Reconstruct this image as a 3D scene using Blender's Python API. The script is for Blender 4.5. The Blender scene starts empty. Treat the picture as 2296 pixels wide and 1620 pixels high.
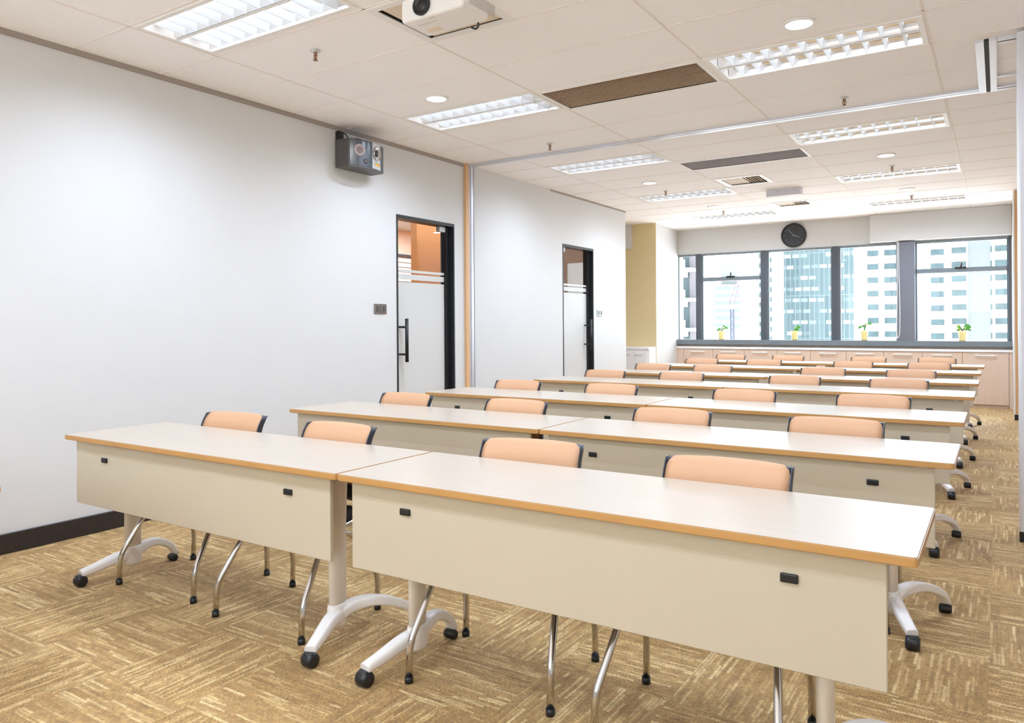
import bpy, bmesh, math, random
from mathutils import Vector, Matrix
random.seed(7)
C = bpy.context.scene.collection
PI = math.pi

# ------------------------------------------------------------------ materials
def mat(name, col, rough=0.5, metal=0.0, spec=0.5, noise=None, bump=0.0, **kw):
    m = bpy.data.materials.new(name); m.use_nodes = True
    nt = m.node_tree; b = nt.nodes['Principled BSDF']
    b.inputs['Base Color'].default_value = (*col, 1); b.inputs['Roughness'].default_value = rough
    b.inputs['Metallic'].default_value = metal; b.inputs['Specular IOR Level'].default_value = spec
    if noise or bump:
        tc = nt.nodes.new('ShaderNodeTexCoord'); mp = nt.nodes.new('ShaderNodeMapping')
        scale = noise[0] if noise else (40, 40, 40)
        mp.inputs['Scale'].default_value = scale
        nz = nt.nodes.new('ShaderNodeTexNoise'); nz.inputs['Scale'].default_value = 1.0; nz.inputs['Detail'].default_value = 4
        nt.links.new(tc.outputs['Object'], mp.inputs['Vector']); nt.links.new(mp.outputs['Vector'], nz.inputs['Vector'])
        if noise:
            cr = nt.nodes.new('ShaderNodeValToRGB'); cr.color_ramp.elements[0].position = .3; cr.color_ramp.elements[1].position = .7
            a = noise[1]
            cr.color_ramp.elements[0].color = (*[c*(1-a) for c in col], 1); cr.color_ramp.elements[1].color = (*[min(1, c*(1+a)) for c in col], 1)
            nt.links.new(nz.outputs['Fac'], cr.inputs['Fac']); nt.links.new(cr.outputs['Color'], b.inputs['Base Color'])
        if bump:
            bp = nt.nodes.new('ShaderNodeBump'); bp.inputs['Strength'].default_value = bump; bp.inputs['Distance'].default_value = .002
            nt.links.new(nz.outputs['Fac'], bp.inputs['Height']); nt.links.new(bp.outputs['Normal'], b.inputs['Normal'])
    for k, v in kw.items(): b.inputs[k].default_value = v
    return m
def emit(name, col, s):
    m = bpy.data.materials.new(name); m.use_nodes = True; nt = m.node_tree
    nt.nodes.remove(nt.nodes['Principled BSDF']); e = nt.nodes.new('ShaderNodeEmission')
    e.inputs['Color'].default_value = (*col, 1); e.inputs['Strength'].default_value = s
    nt.links.new(e.outputs[0], nt.nodes['Material Output'].inputs['Surface']); return m
def pane_mat(name, tint, ior=1.45):
    m = bpy.data.materials.new(name); m.use_nodes = True; nt = m.node_tree
    nt.nodes.remove(nt.nodes['Principled BSDF'])
    t = nt.nodes.new('ShaderNodeBsdfTransparent'); t.inputs['Color'].default_value = (*tint, 1)
    g = nt.nodes.new('ShaderNodeBsdfGlossy'); g.inputs['Roughness'].default_value = .02
    f = nt.nodes.new('ShaderNodeFresnel'); f.inputs['IOR'].default_value = ior
    mx = nt.nodes.new('ShaderNodeMixShader')
    geo = nt.nodes.new('ShaderNodeNewGeometry'); inv = nt.nodes.new('ShaderNodeMath'); inv.operation = 'SUBTRACT'; inv.inputs[0].default_value = 1
    nt.links.new(geo.outputs['Backfacing'], inv.inputs[1])   # only the entry face of a pane mirrors
    ml = nt.nodes.new('ShaderNodeMath'); ml.operation = 'MULTIPLY'; nt.links.new(f.outputs[0], ml.inputs[0]); nt.links.new(inv.outputs[0], ml.inputs[1])
    nt.links.new(ml.outputs[0], mx.inputs[0]); nt.links.new(t.outputs[0], mx.inputs[1]); nt.links.new(g.outputs[0], mx.inputs[2])
    nt.links.new(mx.outputs[0], nt.nodes['Material Output'].inputs['Surface']); return m
def frosted_mat(name, col):
    m = bpy.data.materials.new(name); m.use_nodes = True; nt = m.node_tree
    nt.nodes.remove(nt.nodes['Principled BSDF'])
    d = nt.nodes.new('ShaderNodeBsdfDiffuse'); d.inputs['Color'].default_value = (*col, 1)
    tr = nt.nodes.new('ShaderNodeBsdfTranslucent'); tr.inputs['Color'].default_value = (*col, 1)
    g = nt.nodes.new('ShaderNodeBsdfGlossy'); g.inputs['Roughness'].default_value = .25
    mx = nt.nodes.new('ShaderNodeMixShader'); mx.inputs[0].default_value = .35
    m2 = nt.nodes.new('ShaderNodeMixShader'); f = nt.nodes.new('ShaderNodeFresnel'); f.inputs['IOR'].default_value = 1.3
    nt.links.new(d.outputs[0], mx.inputs[1]); nt.links.new(tr.outputs[0], mx.inputs[2])
    nt.links.new(f.outputs[0], m2.inputs[0]); nt.links.new(mx.outputs[0], m2.inputs[1]); nt.links.new(g.outputs[0], m2.inputs[2])
    nt.links.new(m2.outputs[0], nt.nodes['Material Output'].inputs['Surface']); return m

def carpet_mat():
    m = bpy.data.materials.new('carpet_tiles'); m.use_nodes = True; nt = m.node_tree; N = nt.nodes.new; L = nt.links.new
    b = nt.nodes['Principled BSDF']; b.inputs['Roughness'].default_value = .75; b.inputs['Specular IOR Level'].default_value = .3; b.inputs['Sheen Weight'].default_value = .18; b.inputs['Sheen Roughness'].default_value = .4
    tc = N('ShaderNodeTexCoord'); sep = N('ShaderNodeSeparateXYZ'); L(tc.outputs['Object'], sep.inputs[0])
    def swz(a, bb):
        c = N('ShaderNodeCombineXYZ'); L(sep.outputs[a], c.inputs[0]); L(sep.outputs[bb], c.inputs[1]); return c.outputs[0]
    vx, vy = swz('X', 'Y'), swz('Y', 'X')
    T = .43
    mpc = N('ShaderNodeMapping'); mpc.inputs['Location'].default_value = (.035/T + 1, -3.15/T, .5); mpc.inputs['Scale'].default_value = (1/T, 1/T, 0)
    L(tc.outputs['Object'], mpc.inputs['Vector'])
    ck = N('ShaderNodeTexChecker'); ck.inputs['Scale'].default_value = 1.0; L(mpc.outputs[0], ck.inputs['Vector'])
    mv = N('ShaderNodeMix'); mv.data_type = 'VECTOR'; L(ck.outputs['Fac'], mv.inputs[0]); L(vx, mv.inputs[4]); L(vy, mv.inputs[5])
    vec = mv.outputs[1]
    # slight wander of the yarn rows
    nw = N('ShaderNodeTexNoise'); nw.inputs['Scale'].default_value = 9; nw.inputs['Detail'].default_value = 2; L(vec, nw.inputs['Vector'])
    sub = N('ShaderNodeVectorMath'); sub.operation = 'SUBTRACT'; sub.inputs[1].default_value = (.5, .5, .5); L(nw.outputs['Color'], sub.inputs[0])
    scl = N('ShaderNodeVectorMath'); scl.operation = 'SCALE'; scl.inputs['Scale'].default_value = .008; L(sub.outputs[0], scl.inputs[0])
    nf = N('ShaderNodeTexNoise'); nf.inputs['Scale'].default_value = 140; nf.inputs['Detail'].default_value = 2; L(vec, nf.inputs['Vector'])
    sf = N('ShaderNodeVectorMath'); sf.operation = 'SUBTRACT'; sf.inputs[1].default_value = (.5, .5, .5); L(nf.outputs['Color'], sf.inputs[0])
    sg = N('ShaderNodeVectorMath'); sg.operation = 'MULTIPLY'; sg.inputs[1].default_value = (.030, .007, 0); L(sf.outputs[0], sg.inputs[0])   # frayed yarn ends
    ad0 = N('ShaderNodeVectorMath'); L(vec, ad0.inputs[0]); L(sg.outputs[0], ad0.inputs[1])
    add = N('ShaderNodeVectorMath'); L(ad0.outputs[0], add.inputs[0]); L(scl.outputs[0], add.inputs[1])
    br = N('ShaderNodeTexBrick'); L(add.outputs[0], br.inputs['Vector'])
    br.offset = .37; br.offset_frequency = 2; br.squash = 1.6; br.squash_frequency = 3
    br.inputs['Color1'].default_value = (.0, .0, .0, 1); br.inputs['Color2'].default_value = (1, 1, 1, 1); br.inputs['Mortar'].default_value = (.25, .25, .25, 1)
    br.inputs['Scale'].default_value = 1; br.inputs['Mortar Size'].default_value = .0012; br.inputs['Mortar Smooth'].default_value = .3
    br.inputs['Bias'].default_value = 0; br.inputs['Brick Width'].default_value = .125; br.inputs['Row Height'].default_value = .0125
    ramp = N('ShaderNodeValToRGB'); e = ramp.color_ramp.elements
    e[0].position = .05; e[0].color = (0.324, 0.189, 0.065, 1); e[1].position = .95; e[1].color = (0.702, 0.540, 0.288, 1)
    k = e.new(.35); k.color = (0.387, 0.236, 0.085, 1); k = e.new(.62); k.color = (0.468, 0.293, 0.113, 1); k = e.new(.80); k.color = (0.612, 0.441, 0.211, 1)
    b2 = N('ShaderNodeTexBrick'); L(add.outputs[0], b2.inputs['Vector']); b2.offset = .43; b2.squash = 1.3
    b2.inputs['Color1'].default_value = (0, 0, 0, 1); b2.inputs['Color2'].default_value = (1, 1, 1, 1); b2.inputs['Mortar'].default_value = (.3, .3, .3, 1)
    b2.inputs['Scale'].default_value = 1; b2.inputs['Mortar Size'].default_value = 0; b2.inputs['Brick Width'].default_value = .13; b2.inputs['Row Height'].default_value = .00625
    mxf = N('ShaderNodeMix'); mxf.data_type = 'RGBA'; mxf.inputs[0].default_value = .27; L(br.outputs['Color'], mxf.inputs[6]); L(b2.outputs['Color'], mxf.inputs[7])
    L(mxf.outputs[2], ramp.inputs['Fac'])
    # twisted pile: fine slanted flecks over the yarn rows
    mg = N('ShaderNodeMapping'); mg.inputs['Scale'].default_value = (240, 75, 1); mg.inputs['Rotation'].default_value = (0, 0, .5); L(vec, mg.inputs['Vector'])
    ng = N('ShaderNodeTexNoise'); ng.inputs['Scale'].default_value = 1; ng.inputs['Detail'].default_value = 2; L(mg.outputs[0], ng.inputs['Vector'])
    nl = N('ShaderNodeTexNoise'); nl.inputs['Scale'].default_value = 26; nl.inputs['Detail'].default_value = 3; L(vec, nl.inputs['Vector'])
    av = N('ShaderNodeMath'); av.operation = 'MULTIPLY_ADD'; av.inputs[1].default_value = .35; L(nl.outputs['Fac'], av.inputs[0])
    hv = N('ShaderNodeMath'); hv.operation = 'MULTIPLY'; hv.inputs[1].default_value = .75; L(ng.outputs['Fac'], hv.inputs[0]); L(hv.outputs[0], av.inputs[2])
    rg = N('ShaderNodeValToRGB'); rg.color_ramp.elements[0].position = .36; rg.color_ramp.elements[0].color = (.46, .43, .39, 1)
    rg.color_ramp.elements[1].position = .74; rg.color_ramp.elements[1].color = (1.45, 1.42, 1.38, 1); L(av.outputs[0], rg.inputs['Fac'])
    mul = N('ShaderNodeMix'); mul.data_type = 'RGBA'; mul.blend_type = 'MULTIPLY'; mul.inputs[0].default_value = .9
    L(ramp.outputs['Color'], mul.inputs[6]); L(rg.outputs['Color'], mul.inputs[7])
    L(mul.outputs[2], b.inputs['Base Color'])
    bp = N('ShaderNodeBump'); bp.inputs['Strength'].default_value = .7; bp.inputs['Distance'].default_value = .005
    L(ng.outputs['Fac'], bp.inputs['Height']); L(bp.outputs['Normal'], b.inputs['Normal'])
    return m

def glass_tower_mat():
    m = bpy.data.materials.new('curtain_wall'); m.use_nodes = True; nt = m.node_tree; N = nt.nodes.new; L = nt.links.new
    b = nt.nodes['Principled BSDF']; b.inputs['Roughness'].default_value = .35
    tc = N('ShaderNodeTexCoord'); sep = N('ShaderNodeSeparateXYZ'); L(tc.outputs['Object'], sep.inputs[0])
    c = N('ShaderNodeCombineXYZ'); L(sep.outputs['X'], c.inputs[0]); L(sep.outputs['Z'], c.inputs[1])
    br = N('ShaderNodeTexBrick'); L(c.outputs[0], br.inputs['Vector']); br.offset = 0
    br.inputs['Color1'].default_value = (.050, .083, .094, 1); br.inputs['Color2'].default_value = (.080, .118, .13, 1); br.inputs['Mortar'].default_value = (.125, .16, .168, 1)
    br.inputs['Scale'].default_value = 1; br.inputs['Mortar Size'].default_value = .14; br.inputs['Brick Width'].default_value = 1.5; br.inputs['Row Height'].default_value = 14
    br2 = N('ShaderNodeTexBrick'); L(c.outputs[0], br2.inputs['Vector']); br2.offset = .3
    br2.inputs['Color1'].default_value = (0, 0, 0, 1); br2.inputs['Color2'].default_value = (1, 1, 1, 1); br2.inputs['Mortar'].default_value = (0, 0, 0, 1)
    br2.inputs['Scale'].default_value = 1; br2.inputs['Mortar Size'].default_value = .25; br2.inputs['Brick Width'].default_value = 2.6; br2.inputs['Row Height'].default_value = 3.65; br2.inputs['Bias'].default_value = -.15
    wv = N('ShaderNodeMath'); wv.operation = 'FRACT'; dv = N('ShaderNodeMath'); dv.operation = 'DIVIDE'; dv.inputs[1].default_value = 3.65
    L(sep.outputs['Z'], dv.inputs[0]); L(dv.outputs[0], wv.inputs[0])
    gt = N('ShaderNodeMath'); gt.operation = 'GREATER_THAN'; gt.inputs[1].default_value = .62; L(wv.outputs[0], gt.inputs[0])
    nz = N('ShaderNodeTexNoise'); nz.inputs['Scale'].default_value = .045; L(c.outputs[0], nz.inputs['Vector'])
    m3 = N('ShaderNodeMath'); m3.operation = 'MULTIPLY'; L(br2.outputs['Color'], m3.inputs[0]); L(nz.outputs['Fac'], m3.inputs[1])
    ml = N('ShaderNodeMath'); ml.operation = 'MULTIPLY'; L(gt.outputs[0], ml.inputs[0]); L(m3.outputs[0], ml.inputs[1])
    mx = N('ShaderNodeMix'); mx.data_type = 'RGBA'; L(ml.outputs[0], mx.inputs[0]); L(br.outputs['Color'], mx.inputs[6]); mx.inputs[7].default_value = (.8, .85, .85, 1)
    L(mx.outputs[2], b.inputs['Base Color']); return m

M = {}
M['wall'] = mat('white_paint', (0.651, 0.642, 0.632), .55, noise=((3, 3, 3), .008))
M['ceil'] = mat('ceiling_tile', (.955, .935, .94), .8, noise=((60, 60, 60), .015))
M['tbar'] = mat('ceiling_grid', (.84, .77, .72), .6)
M['gap'] = mat('shadow_gap_trim', (.33, .28, .25), .6)
M['base'] = mat('dark_skirting', (.022, .016, .015), .45, noise=((2, 30, 2), .15))
M['carpet'] = carpet_mat()
M['top'] = mat('maple_laminate', (.458, .385, .308), .3, noise=((2.5, 40, 10), .03), spec=.5)
M['edge'] = mat('orange_edge_band', (0.510, 0.268, 0.088), .4, noise=((8, 60, 60), .05))
M['panel'] = mat('beige_panel', (0.552, 0.476, 0.360), .4, noise=((4, 4, 4), .012))
M['leg'] = mat('cream_enamel', (.78, .70, .61), .35)
M['legw'] = mat('white_enamel', (.86, .82, .79), .35)
M['black'] = mat('black_plastic', (.012, .012, .014), .38)
M['shell'] = mat('blue_black_plastic', (.022, .026, .038), .35)
M['seat'] = mat('black_fabric', (.014, .014, .016), .8, bump=.3)
M['peach'] = mat('peach_fabric', (0.534, 0.298, 0.165), .65, noise=((150, 150, 150), .015), bump=.1)
M['chrome'] = mat('chrome_tube', (.62, .60, .58), .12, 1.0)
M['alu'] = mat('brushed_aluminium', (.68, .69, .74), .35, .6, noise=((2, 2, 90), .05))
M['slot'] = mat('dark_slot', (.02, .02, .022), .7)
M['white'] = mat('white_plastic', (.84, .82, .80), .4)
M['cream'] = mat('cream_plastic', (.78, .66, .50), .5)
M['blade'] = mat('louvre_blade', (.72, .74, .77), .4, .2)
M['mirror'] = mat('lamp_reflector', (.80, .78, .76), .18, 1.0)
M['tube'] = emit('fluorescent_tube', (.90, .97, 1.06), 10.5)
M['disc'] = emit('downlight_disc', (1, .97, .93), 9)
M['brass'] = mat('bronze_metal', (.34, .20, .13), .35, .9)
M['floor_tint'] = mat('floor_tinted_slats', (.88, .66, .49), .5)  # the floor's brown reflection is put into the aluminium slats' colour
M['floor_tint2'] = mat('grey_slats', (.60, .57, .59), .5)
M['darkframe'] = mat('black_door_frame', (.010, .011, .013), .4)
M['glass'] = pane_mat('clear_glass', (.97, .985, .98))
M['winglass'] = pane_mat('window_glass', (.95, .985, .99))
M['frost'] = frosted_mat('frosted_film', (.86, .86, .84))
M['orange'] = mat('orange_paint', (.74, .32, .11), .6, noise=((2, 2, 2), .02))
M['peachwall'] = mat('pale_peach_paint', (.85, .70, .58), .6)
M['wood'] = mat('light_oak_strip', (.66, .40, .20), .5, noise=((60, 60, 3), .10))
M['beige'] = mat('beige_wallpaper', (0.702, 0.567, 0.315), .6, noise=((120, 120, 8), .03))
M['cab'] = mat('pale_wood_cabinet', (0.662, 0.506, 0.396), .4, noise=((40, 40, 3), .04))
M['cabw'] = mat('white_cabinet', (.82, .80, .82), .4)
M['counter'] = mat('white_counter', (.86, .84, .83), .3)
M['frameg'] = mat('grey_window_frame', (.17, .20, .225), .45)
M['framed'] = mat('dark_window_frame', (.075, .085, .10), .45)
M['pillar'] = mat('grey_pillar', (.17, .175, .205), .5)
M['grey'] = mat('charcoal_cabinet', (.085, .078, .078), .4)
M['greyb'] = mat('blue_grey_mesh', (.075, .085, .10), .22)
M['silver'] = mat('silver_plastic', (.62, .64, .66), .25, .5)
M['pink'] = mat('pinkish_cone', (.22, .165, .17), .4)
M['ring'] = mat('pale_cone_ring', (.46, .38, .37), .4)
M['amber'] = mat('amber_print', (.85, .52, .12), .5)
M['bronze'] = mat('bronze_plate', (.22, .17, .15), .35, .5)
M['greyplate'] = mat('grey_steel_plate', (.42, .46, .48), .35, .5)
M['part'] = mat('lavender_panel', (.66, .65, .70), .5)
M['print'] = mat('grey_print', (.52, .48, .46), .6)
M['clock'] = mat('clock_face', (.012, .016, .02), .15)
M['hand'] = mat('clock_hand', (.22, .23, .25), .4)
M['numeral'] = mat('dim_numeral', (.085, .09, .10), .4)
M['pot'] = mat('yellow_glass_pot', (.86, .74, .33), .15, noise=((20, 20, 4), .10))
M['soil'] = mat('dark_stem', (.05, .05, .03), .8)
M['leaf'] = mat('green_leaf', (.10, .36, .07), .5, noise=((30, 30, 30), .25))
M['leafl'] = mat('yellow_green_leaf', (.36, .62, .09), .5)
M['concrete'] = mat('white_facade', (.84, .85, .86), .8, noise=((.3, .3, .3), .02))
M['facadegrey'] = mat('grey_round_column', (0.126, 0.135, 0.139), .8)
M['bwin'] = mat('tinted_window', (0.034, 0.061, 0.069), .3, noise=((.6, .6, .4), .3))
M['bglass'] = glass_tower_mat()
M['pale'] = mat('pale_far_facade', (0.161, 0.173, 0.174), .8, noise=((.15, .15, .4), .06))
M['palewin'] = mat('pale_far_window', (0.121, 0.147, 0.152), .8)
M['teal'] = mat('teal_recess', (0.035, 0.059, 0.065), .5)
M['pinkfac'] = mat('pink_render', (0.113, 0.103, 0.113), .8)
M['crane'] = mat('crane_steel', (0.066, 0.071, 0.117), .6)
M['cranered'] = mat('crane_red', (0.125, 0.066, 0.088), .6)

# ------------------------------------------------------------------ mesh helpers
class MB:
    def __init__(s): s.bm = bmesh.new()
    def box(s, x0, x1, y0, y1, z0, z1, mi=0, bev=0.0, seg=2):
        vs = [s.bm.verts.new(p) for p in ((x0,y0,z0),(x1,y0,z0),(x1,y1,z0),(x0,y1,z0),(x0,y0,z1),(x1,y0,z1),(x1,y1,z1),(x0,y1,z1))]
        fs = [s.bm.faces.new([vs[i] for i in f]) for f in ((3,2,1,0),(4,5,6,7),(0,1,5,4),(1,2,6,5),(2,3,7,6),(3,0,4,7))]
        for f in fs: f.material_index = mi
        if bev:
            es = list({e for f in fs for e in f.edges})
            r = bmesh.ops.bevel(s.bm, geom=es, offset=bev, segments=seg, affect='EDGES', profile=.5)
            for f in r['faces']: f.material_index = mi
        return s
    def quad(s, pts, mi=0):
        f = s.bm.faces.new([s.bm.verts.new(p) for p in pts]); f.material_index = mi; return s
    def prism(s, poly, axis, a, b, mi=0):
        # extrude a 2-D polygon along an axis
        def P(u, v, w): return {'x': (w, u, v), 'y': (u, w, v), 'z': (u, v, w)}[axis]
        A = [s.bm.verts.new(P(u, v, a)) for u, v in poly]; B = [s.bm.verts.new(P(u, v, b)) for u, v in poly]
        n = len(poly); fs = [s.bm.faces.new(A[::-1]), s.bm.faces.new(B)]
        for i in range(n): fs.append(s.bm.faces.new((A[i], A[(i+1) % n], B[(i+1) % n], B[i])))
        for f in fs: f.material_index = mi
        return s
    def sweep(s, path, prof, side=None, mi=0, smooth=True, scales=None):
        # path: points; prof: closed 2-D outline; side: fixed sideways vector (else parallel transport); scales: (w,h) per point
        path = [Vector(p) for p in path]; rings = []
        n = len(path); prev = None
        for i, p in enumerate(path):
            t = (path[min(i+1, n-1)] - path[max(i-1, 0)]).normalized()
            if side is not None:
                r = Vector(side); r = (r - t*r.dot(t)).normalized()
            else:
                if prev is None:
                    r = t.cross(Vector((0, 0, 1)))
                    if r.length < 1e-3: r = t.cross(Vector((0, 1, 0)))
                    r.normalize()
                else: r = (prev - t*prev.dot(t)).normalized()
                prev = r
            u = r.cross(t)
            sw, sh = scales[i] if scales else (1, 1)
            rings.append([s.bm.verts.new(p + r*a*sw + u*b*sh) for a, b in prof])
        m = len(prof)
        for A, B in zip(rings, rings[1:]):
            for k in range(m):
                f = s.bm.faces.new((A[k], A[(k+1) % m], B[(k+1) % m], B[k])); f.material_index = mi; f.smooth = smooth
        for R in (rings[0][::-1], rings[-1]):
            f = s.bm.faces.new(R); f.material_index = mi
        return s
    def tube(s, path, r, n=10, mi=0): return s.sweep(path, [(r*math.cos(2*PI*k/n), r*math.sin(2*PI*k/n)) for k in range(n)], mi=mi)
    def cyl(s, c, r, h, axis='z', n=24, mi=0, r2=None, smooth=True):
        d = {'x': Vector((1,0,0)), 'y': Vector((0,1,0)), 'z': Vector((0,0,1))}[axis]; c = Vector(c)
        k = (r2/r if r2 is not None else 1)
        return s.sweep([c, c + d*h], [(r*math.cos(2*PI*i/n), r*math.sin(2*PI*i/n)) for i in range(n)], mi=mi, smooth=smooth, scales=[(1,1),(k,k)])
    def lathe(s, prof, c=(0,0,0), axis='z', n=24, mi=0):
        def P(r, h, a):
            u, v = r*math.cos(a), r*math.sin(a)
            p = {'z': (u, v, h), 'y': (u, h, v), 'x': (h, u, v)}[axis]
            return (c[0]+p[0], c[1]+p[1], c[2]+p[2])
        rings = [[s.bm.verts.new(P(max(r, 1e-4), h, 2*PI*k/n)) for k in range(n)] for r, h in prof]
        for A, B in zip(rings, rings[1:]):
            for k in range(n):
                f = s.bm.faces.new((A[k], A[(k+1) % n], B[(k+1) % n], B[k])); f.material_index = mi; f.smooth = True
        for R in (rings[0], rings[-1]):
            f = s.bm.faces.new(R); f.material_index = mi
        return s
    def build(s, name, mats, parent=None, loc=None):
        bmesh.ops.recalc_face_normals(s.bm, faces=s.bm.faces[:])
        me = bpy.data.meshes.new(name); s.bm.to_mesh(me); s.bm.free()
        for m in (mats if isinstance(mats, (list, tuple)) else [mats]): me.materials.append(m)
        o = bpy.data.objects.new(name, me); C.objects.link(o)
        if parent: o.parent = parent
        if loc: o.location = loc
        return o
def rrect(w, h, r, n=4):
    out = []
    for cx, cy, a0 in ((w/2-r, h/2-r, 0), (-w/2+r, h/2-r, PI/2), (-w/2+r, -h/2+r, PI), (w/2-r, -h/2+r, 3*PI/2)):
        for k in range(n+1):
            a = a0 + PI/2*k/n; out.append((cx + r*math.cos(a), cy + r*math.sin(a)))
    return out
def bez(pts, n=24):
    # Catmull-Rom through points
    P = [Vector(p) for p in pts]; P = [P[0]*2-P[1]] + P + [P[-1]*2-P[-2]]; out = []
    seg = len(P)-3
    for i in range(seg):
        for k in range(n//seg + 1):
            t = k/(n//seg)
            if k == 0 and i > 0: continue
            a, b, c, d = P[i:i+4]
            out.append(.5*((2*b) + (c-a)*t + (2*a-5*b+4*c-d)*t*t + (3*b-a-3*c+d)*t**3))
    return out
def rounded_path(pts, r, n=6):
    P = [Vector(p) for p in pts]; out = [P[0]]
    for i in range(1, len(P)-1):
        a, b, c = P[i-1], P[i], P[i+1]; d1 = (a-b); d2 = (c-b)
        rr = min(r, d1.length*.45, d2.length*.45); p, q = b + d1.normalized()*rr, b + d2.normalized()*rr
        for k in range(n+1):
            t = k/n; out.append(p*(1-t)**2 + b*2*t*(1-t) + q*t*t)
    return out + [P[-1]]
def tag(o, label, cat, group=None):
    o['label'] = label; o['category'] = cat
    if group: o['group'] = group
    return o
def empty(name, loc=(0,0,0), rz=0):
    o = bpy.data.objects.new(name, None); C.objects.link(o); o.location = loc; o.rotation_euler = (0, 0, rz); o.empty_display_size = .1
    return o
def structure(o): o['kind'] = 'structure'; return o
def copy_tree(o, parent=None):
    c = o.copy(); C.objects.link(c)
    if parent: c.parent = parent
    for ch in o.children: copy_tree(ch, c)
    return c

# ------------------------------------------------------------------ measured layout (metres)
ZC, XW = 2.81, -4.466          # ceiling height, left wall
YB = 12.5                      # window wall (room face of the glass line)
XR = 1.35                      # right wall of the aisle side
YF = -2.6                      # wall behind the camera
ROWS = [1.827, 3.11, 4.40, 5.90, 7.18, 8.57, 9.85]
ZT = .701

# ------------------------------------------------------------------ room shell
b = MB(); b.box(-9.2, XR+.1, YF-.1, 13.2, -.12, 0); structure(b.build('floor', M['carpet']))

TRX = [(-3.86, -2.71), (-1.49, -.335)]                           # troffer spans in x
TRL = [2.285, 4.425, 6.635, 8.85, 11.02]; TRD = .455
TRR = [4.475, 6.655, 8.86, 11.06]
OFF = [(.145, 0), (.145, 1), (2.285, 1)]       # rows of the same lamps nearer the front of the room
holes = [(TRX[0][0], TRX[0][1], y, y+TRD) for y in TRL] + [(TRX[1][0], TRX[1][1], y, y+TRD) for y in TRR]
holes += [(TRX[c][0], TRX[c][1], y, y+TRD) for y, c in OFF]
GR = [(-2.665, -1.55, 4.49, 4.925), (-2.68, -1.525, 7.235, 7.635)]
VN = [(-2.60, -2.18, 8.30, 8.74), (-2.52, -2.12, 10.37, 10.70)]
PJ = (-2.65, -2.165, 2.84, 3.28)
holes += GR + VN + [PJ]
def holed(xs, ys, hs, z):
    bm = MB(); xs = sorted(set(xs + [v for h in hs for v in h[:2]])); ys = sorted(set(ys + [v for h in hs for v in h[2:]]))
    for xa, xb in zip(xs, xs[1:]):
        for ya, yb in zip(ys, ys[1:]):
            cx, cy = (xa+xb)/2, (ya+yb)/2
            if any(h[0] < cx < h[1] and h[2] < cy < h[3] for h in hs): continue
            bm.quad([(xa, ya, z), (xb, ya, z), (xb, yb, z), (xa, yb, z)])
    return bm
b = holed([-5.6, XR], [YF, YB+.3], holes, ZC)
gx = [-3.885, -2.69, -1.508, -.32, .86]
gy = [-2.05, -1.51, -.97, -.435, .1, .638, 1.175, 1.712, 2.249, 2.786, 3.32, 3.857, 4.394, 4.94, 5.48] + [6.61, 7.115, 7.66, 8.21, 8.83, 9.33, 9.88, 10.43, 10.99, 11.5, 12.0]
def strip(x0, x1, y0, y1):
    # a grid bar, cut where an opening lies in the way
    for h in holes:
        if x0 < h[1]-.002 and x1 > h[0]+.002 and y0 < h[3]-.002 and y1 > h[2]+.002:
            if x1-x0 > y1-y0:
                if x0 < h[0]-.01: strip(x0, h[0], y0, y1)
                if x1 > h[1]+.01: strip(h[1], x1, y0, y1)
            else:
                if y0 < h[2]-.01: strip(x0, x1, y0, h[2])
                if y1 > h[3]+.01: strip(x0, x1, h[3], y1)
            return
    b.box(x0, x1, y0, y1, ZC-.0025, ZC+.001, mi=1)
for x in gx: strip(x-.006, x+.006, YF, YB)
for y in gy: strip(XW, XR, y-.004, y+.004)
structure(b.build('ceiling', [M['ceil'], M['tbar']]))
# unseen lid above the ceiling tiles, added to block outside light
b = MB(); b.box(-9.2, XR+.1, YF-.1, 13.2, 3.25, 3.35); structure(b.build('ceiling', M['ceil']))

D1, D2 = (5.014, 5.856), (8.029, 8.858); DH = 2.19
T = .11
b = MB()
for y0, y1, z0, z1 in ((YF, D1[0], 0, ZC), (D1[0], D1[1], DH, ZC), (D1[1], D2[0], 0, ZC), (D2[0], D2[1], DH, ZC), (D2[1], 9.875, 0, ZC)):
    b.box(XW-T, XW, y0, y1, z0, z1)
structure(b.build('wall_left', M['wall']))
FW = (-4.42, 1.30, 1.45, 2.76)     # unseen window opening, added behind the camera for fill light
b = MB(); b.box(-5.6, FW[0], YF-.1, YF, 0, ZC+.4); b.box(FW[1], XR+.1, YF-.1, YF, 0, ZC+.4); b.box(FW[0], FW[1], YF-.1, YF, 0, FW[2]); b.box(FW[0], FW[1], YF-.1, YF, FW[3], ZC+.4)
structure(b.build('wall_front', M['wall']))
b = MB(); b.box(XR, XR+.1, YF, 11.05, 0, ZC+.4); structure(b.build('wall_right', M['wall']))
b = MB(); b.box(.158, XR+.1, 11.10, YB+.25, 0, ZC); structure(b.build('wall_right', M['wall']))
# alcove and beige column at the window end of the left wall
b = MB(); b.box(-5.7, -5.6, 9.7, YB+.3, 0, ZC); b.box(-5.7, XW-T, 9.775, 9.875, 0, ZC); structure(b.build('wall_alcove', M['wall']))
b = MB(); b.prism([(-5.6, 11.3), (-4.583, 11.3), (-4.665, YB), (-4.665, YB+.25), (-5.6, YB+.25)], 'z', 0, ZC)
o = b.build('column_beige', [M['wall'], M['beige']])
for f in o.data.polygons: f.material_index = 1 if f.center.y < 11.31 else 0  # right face white: the windows' light on it is put into its colour
structure(o)
b = MB(); b.box(-5.6, -4.985, 11.23, 11.3, 2.419, ZC); structure(b.build('trim_1', M['wall']))
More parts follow.
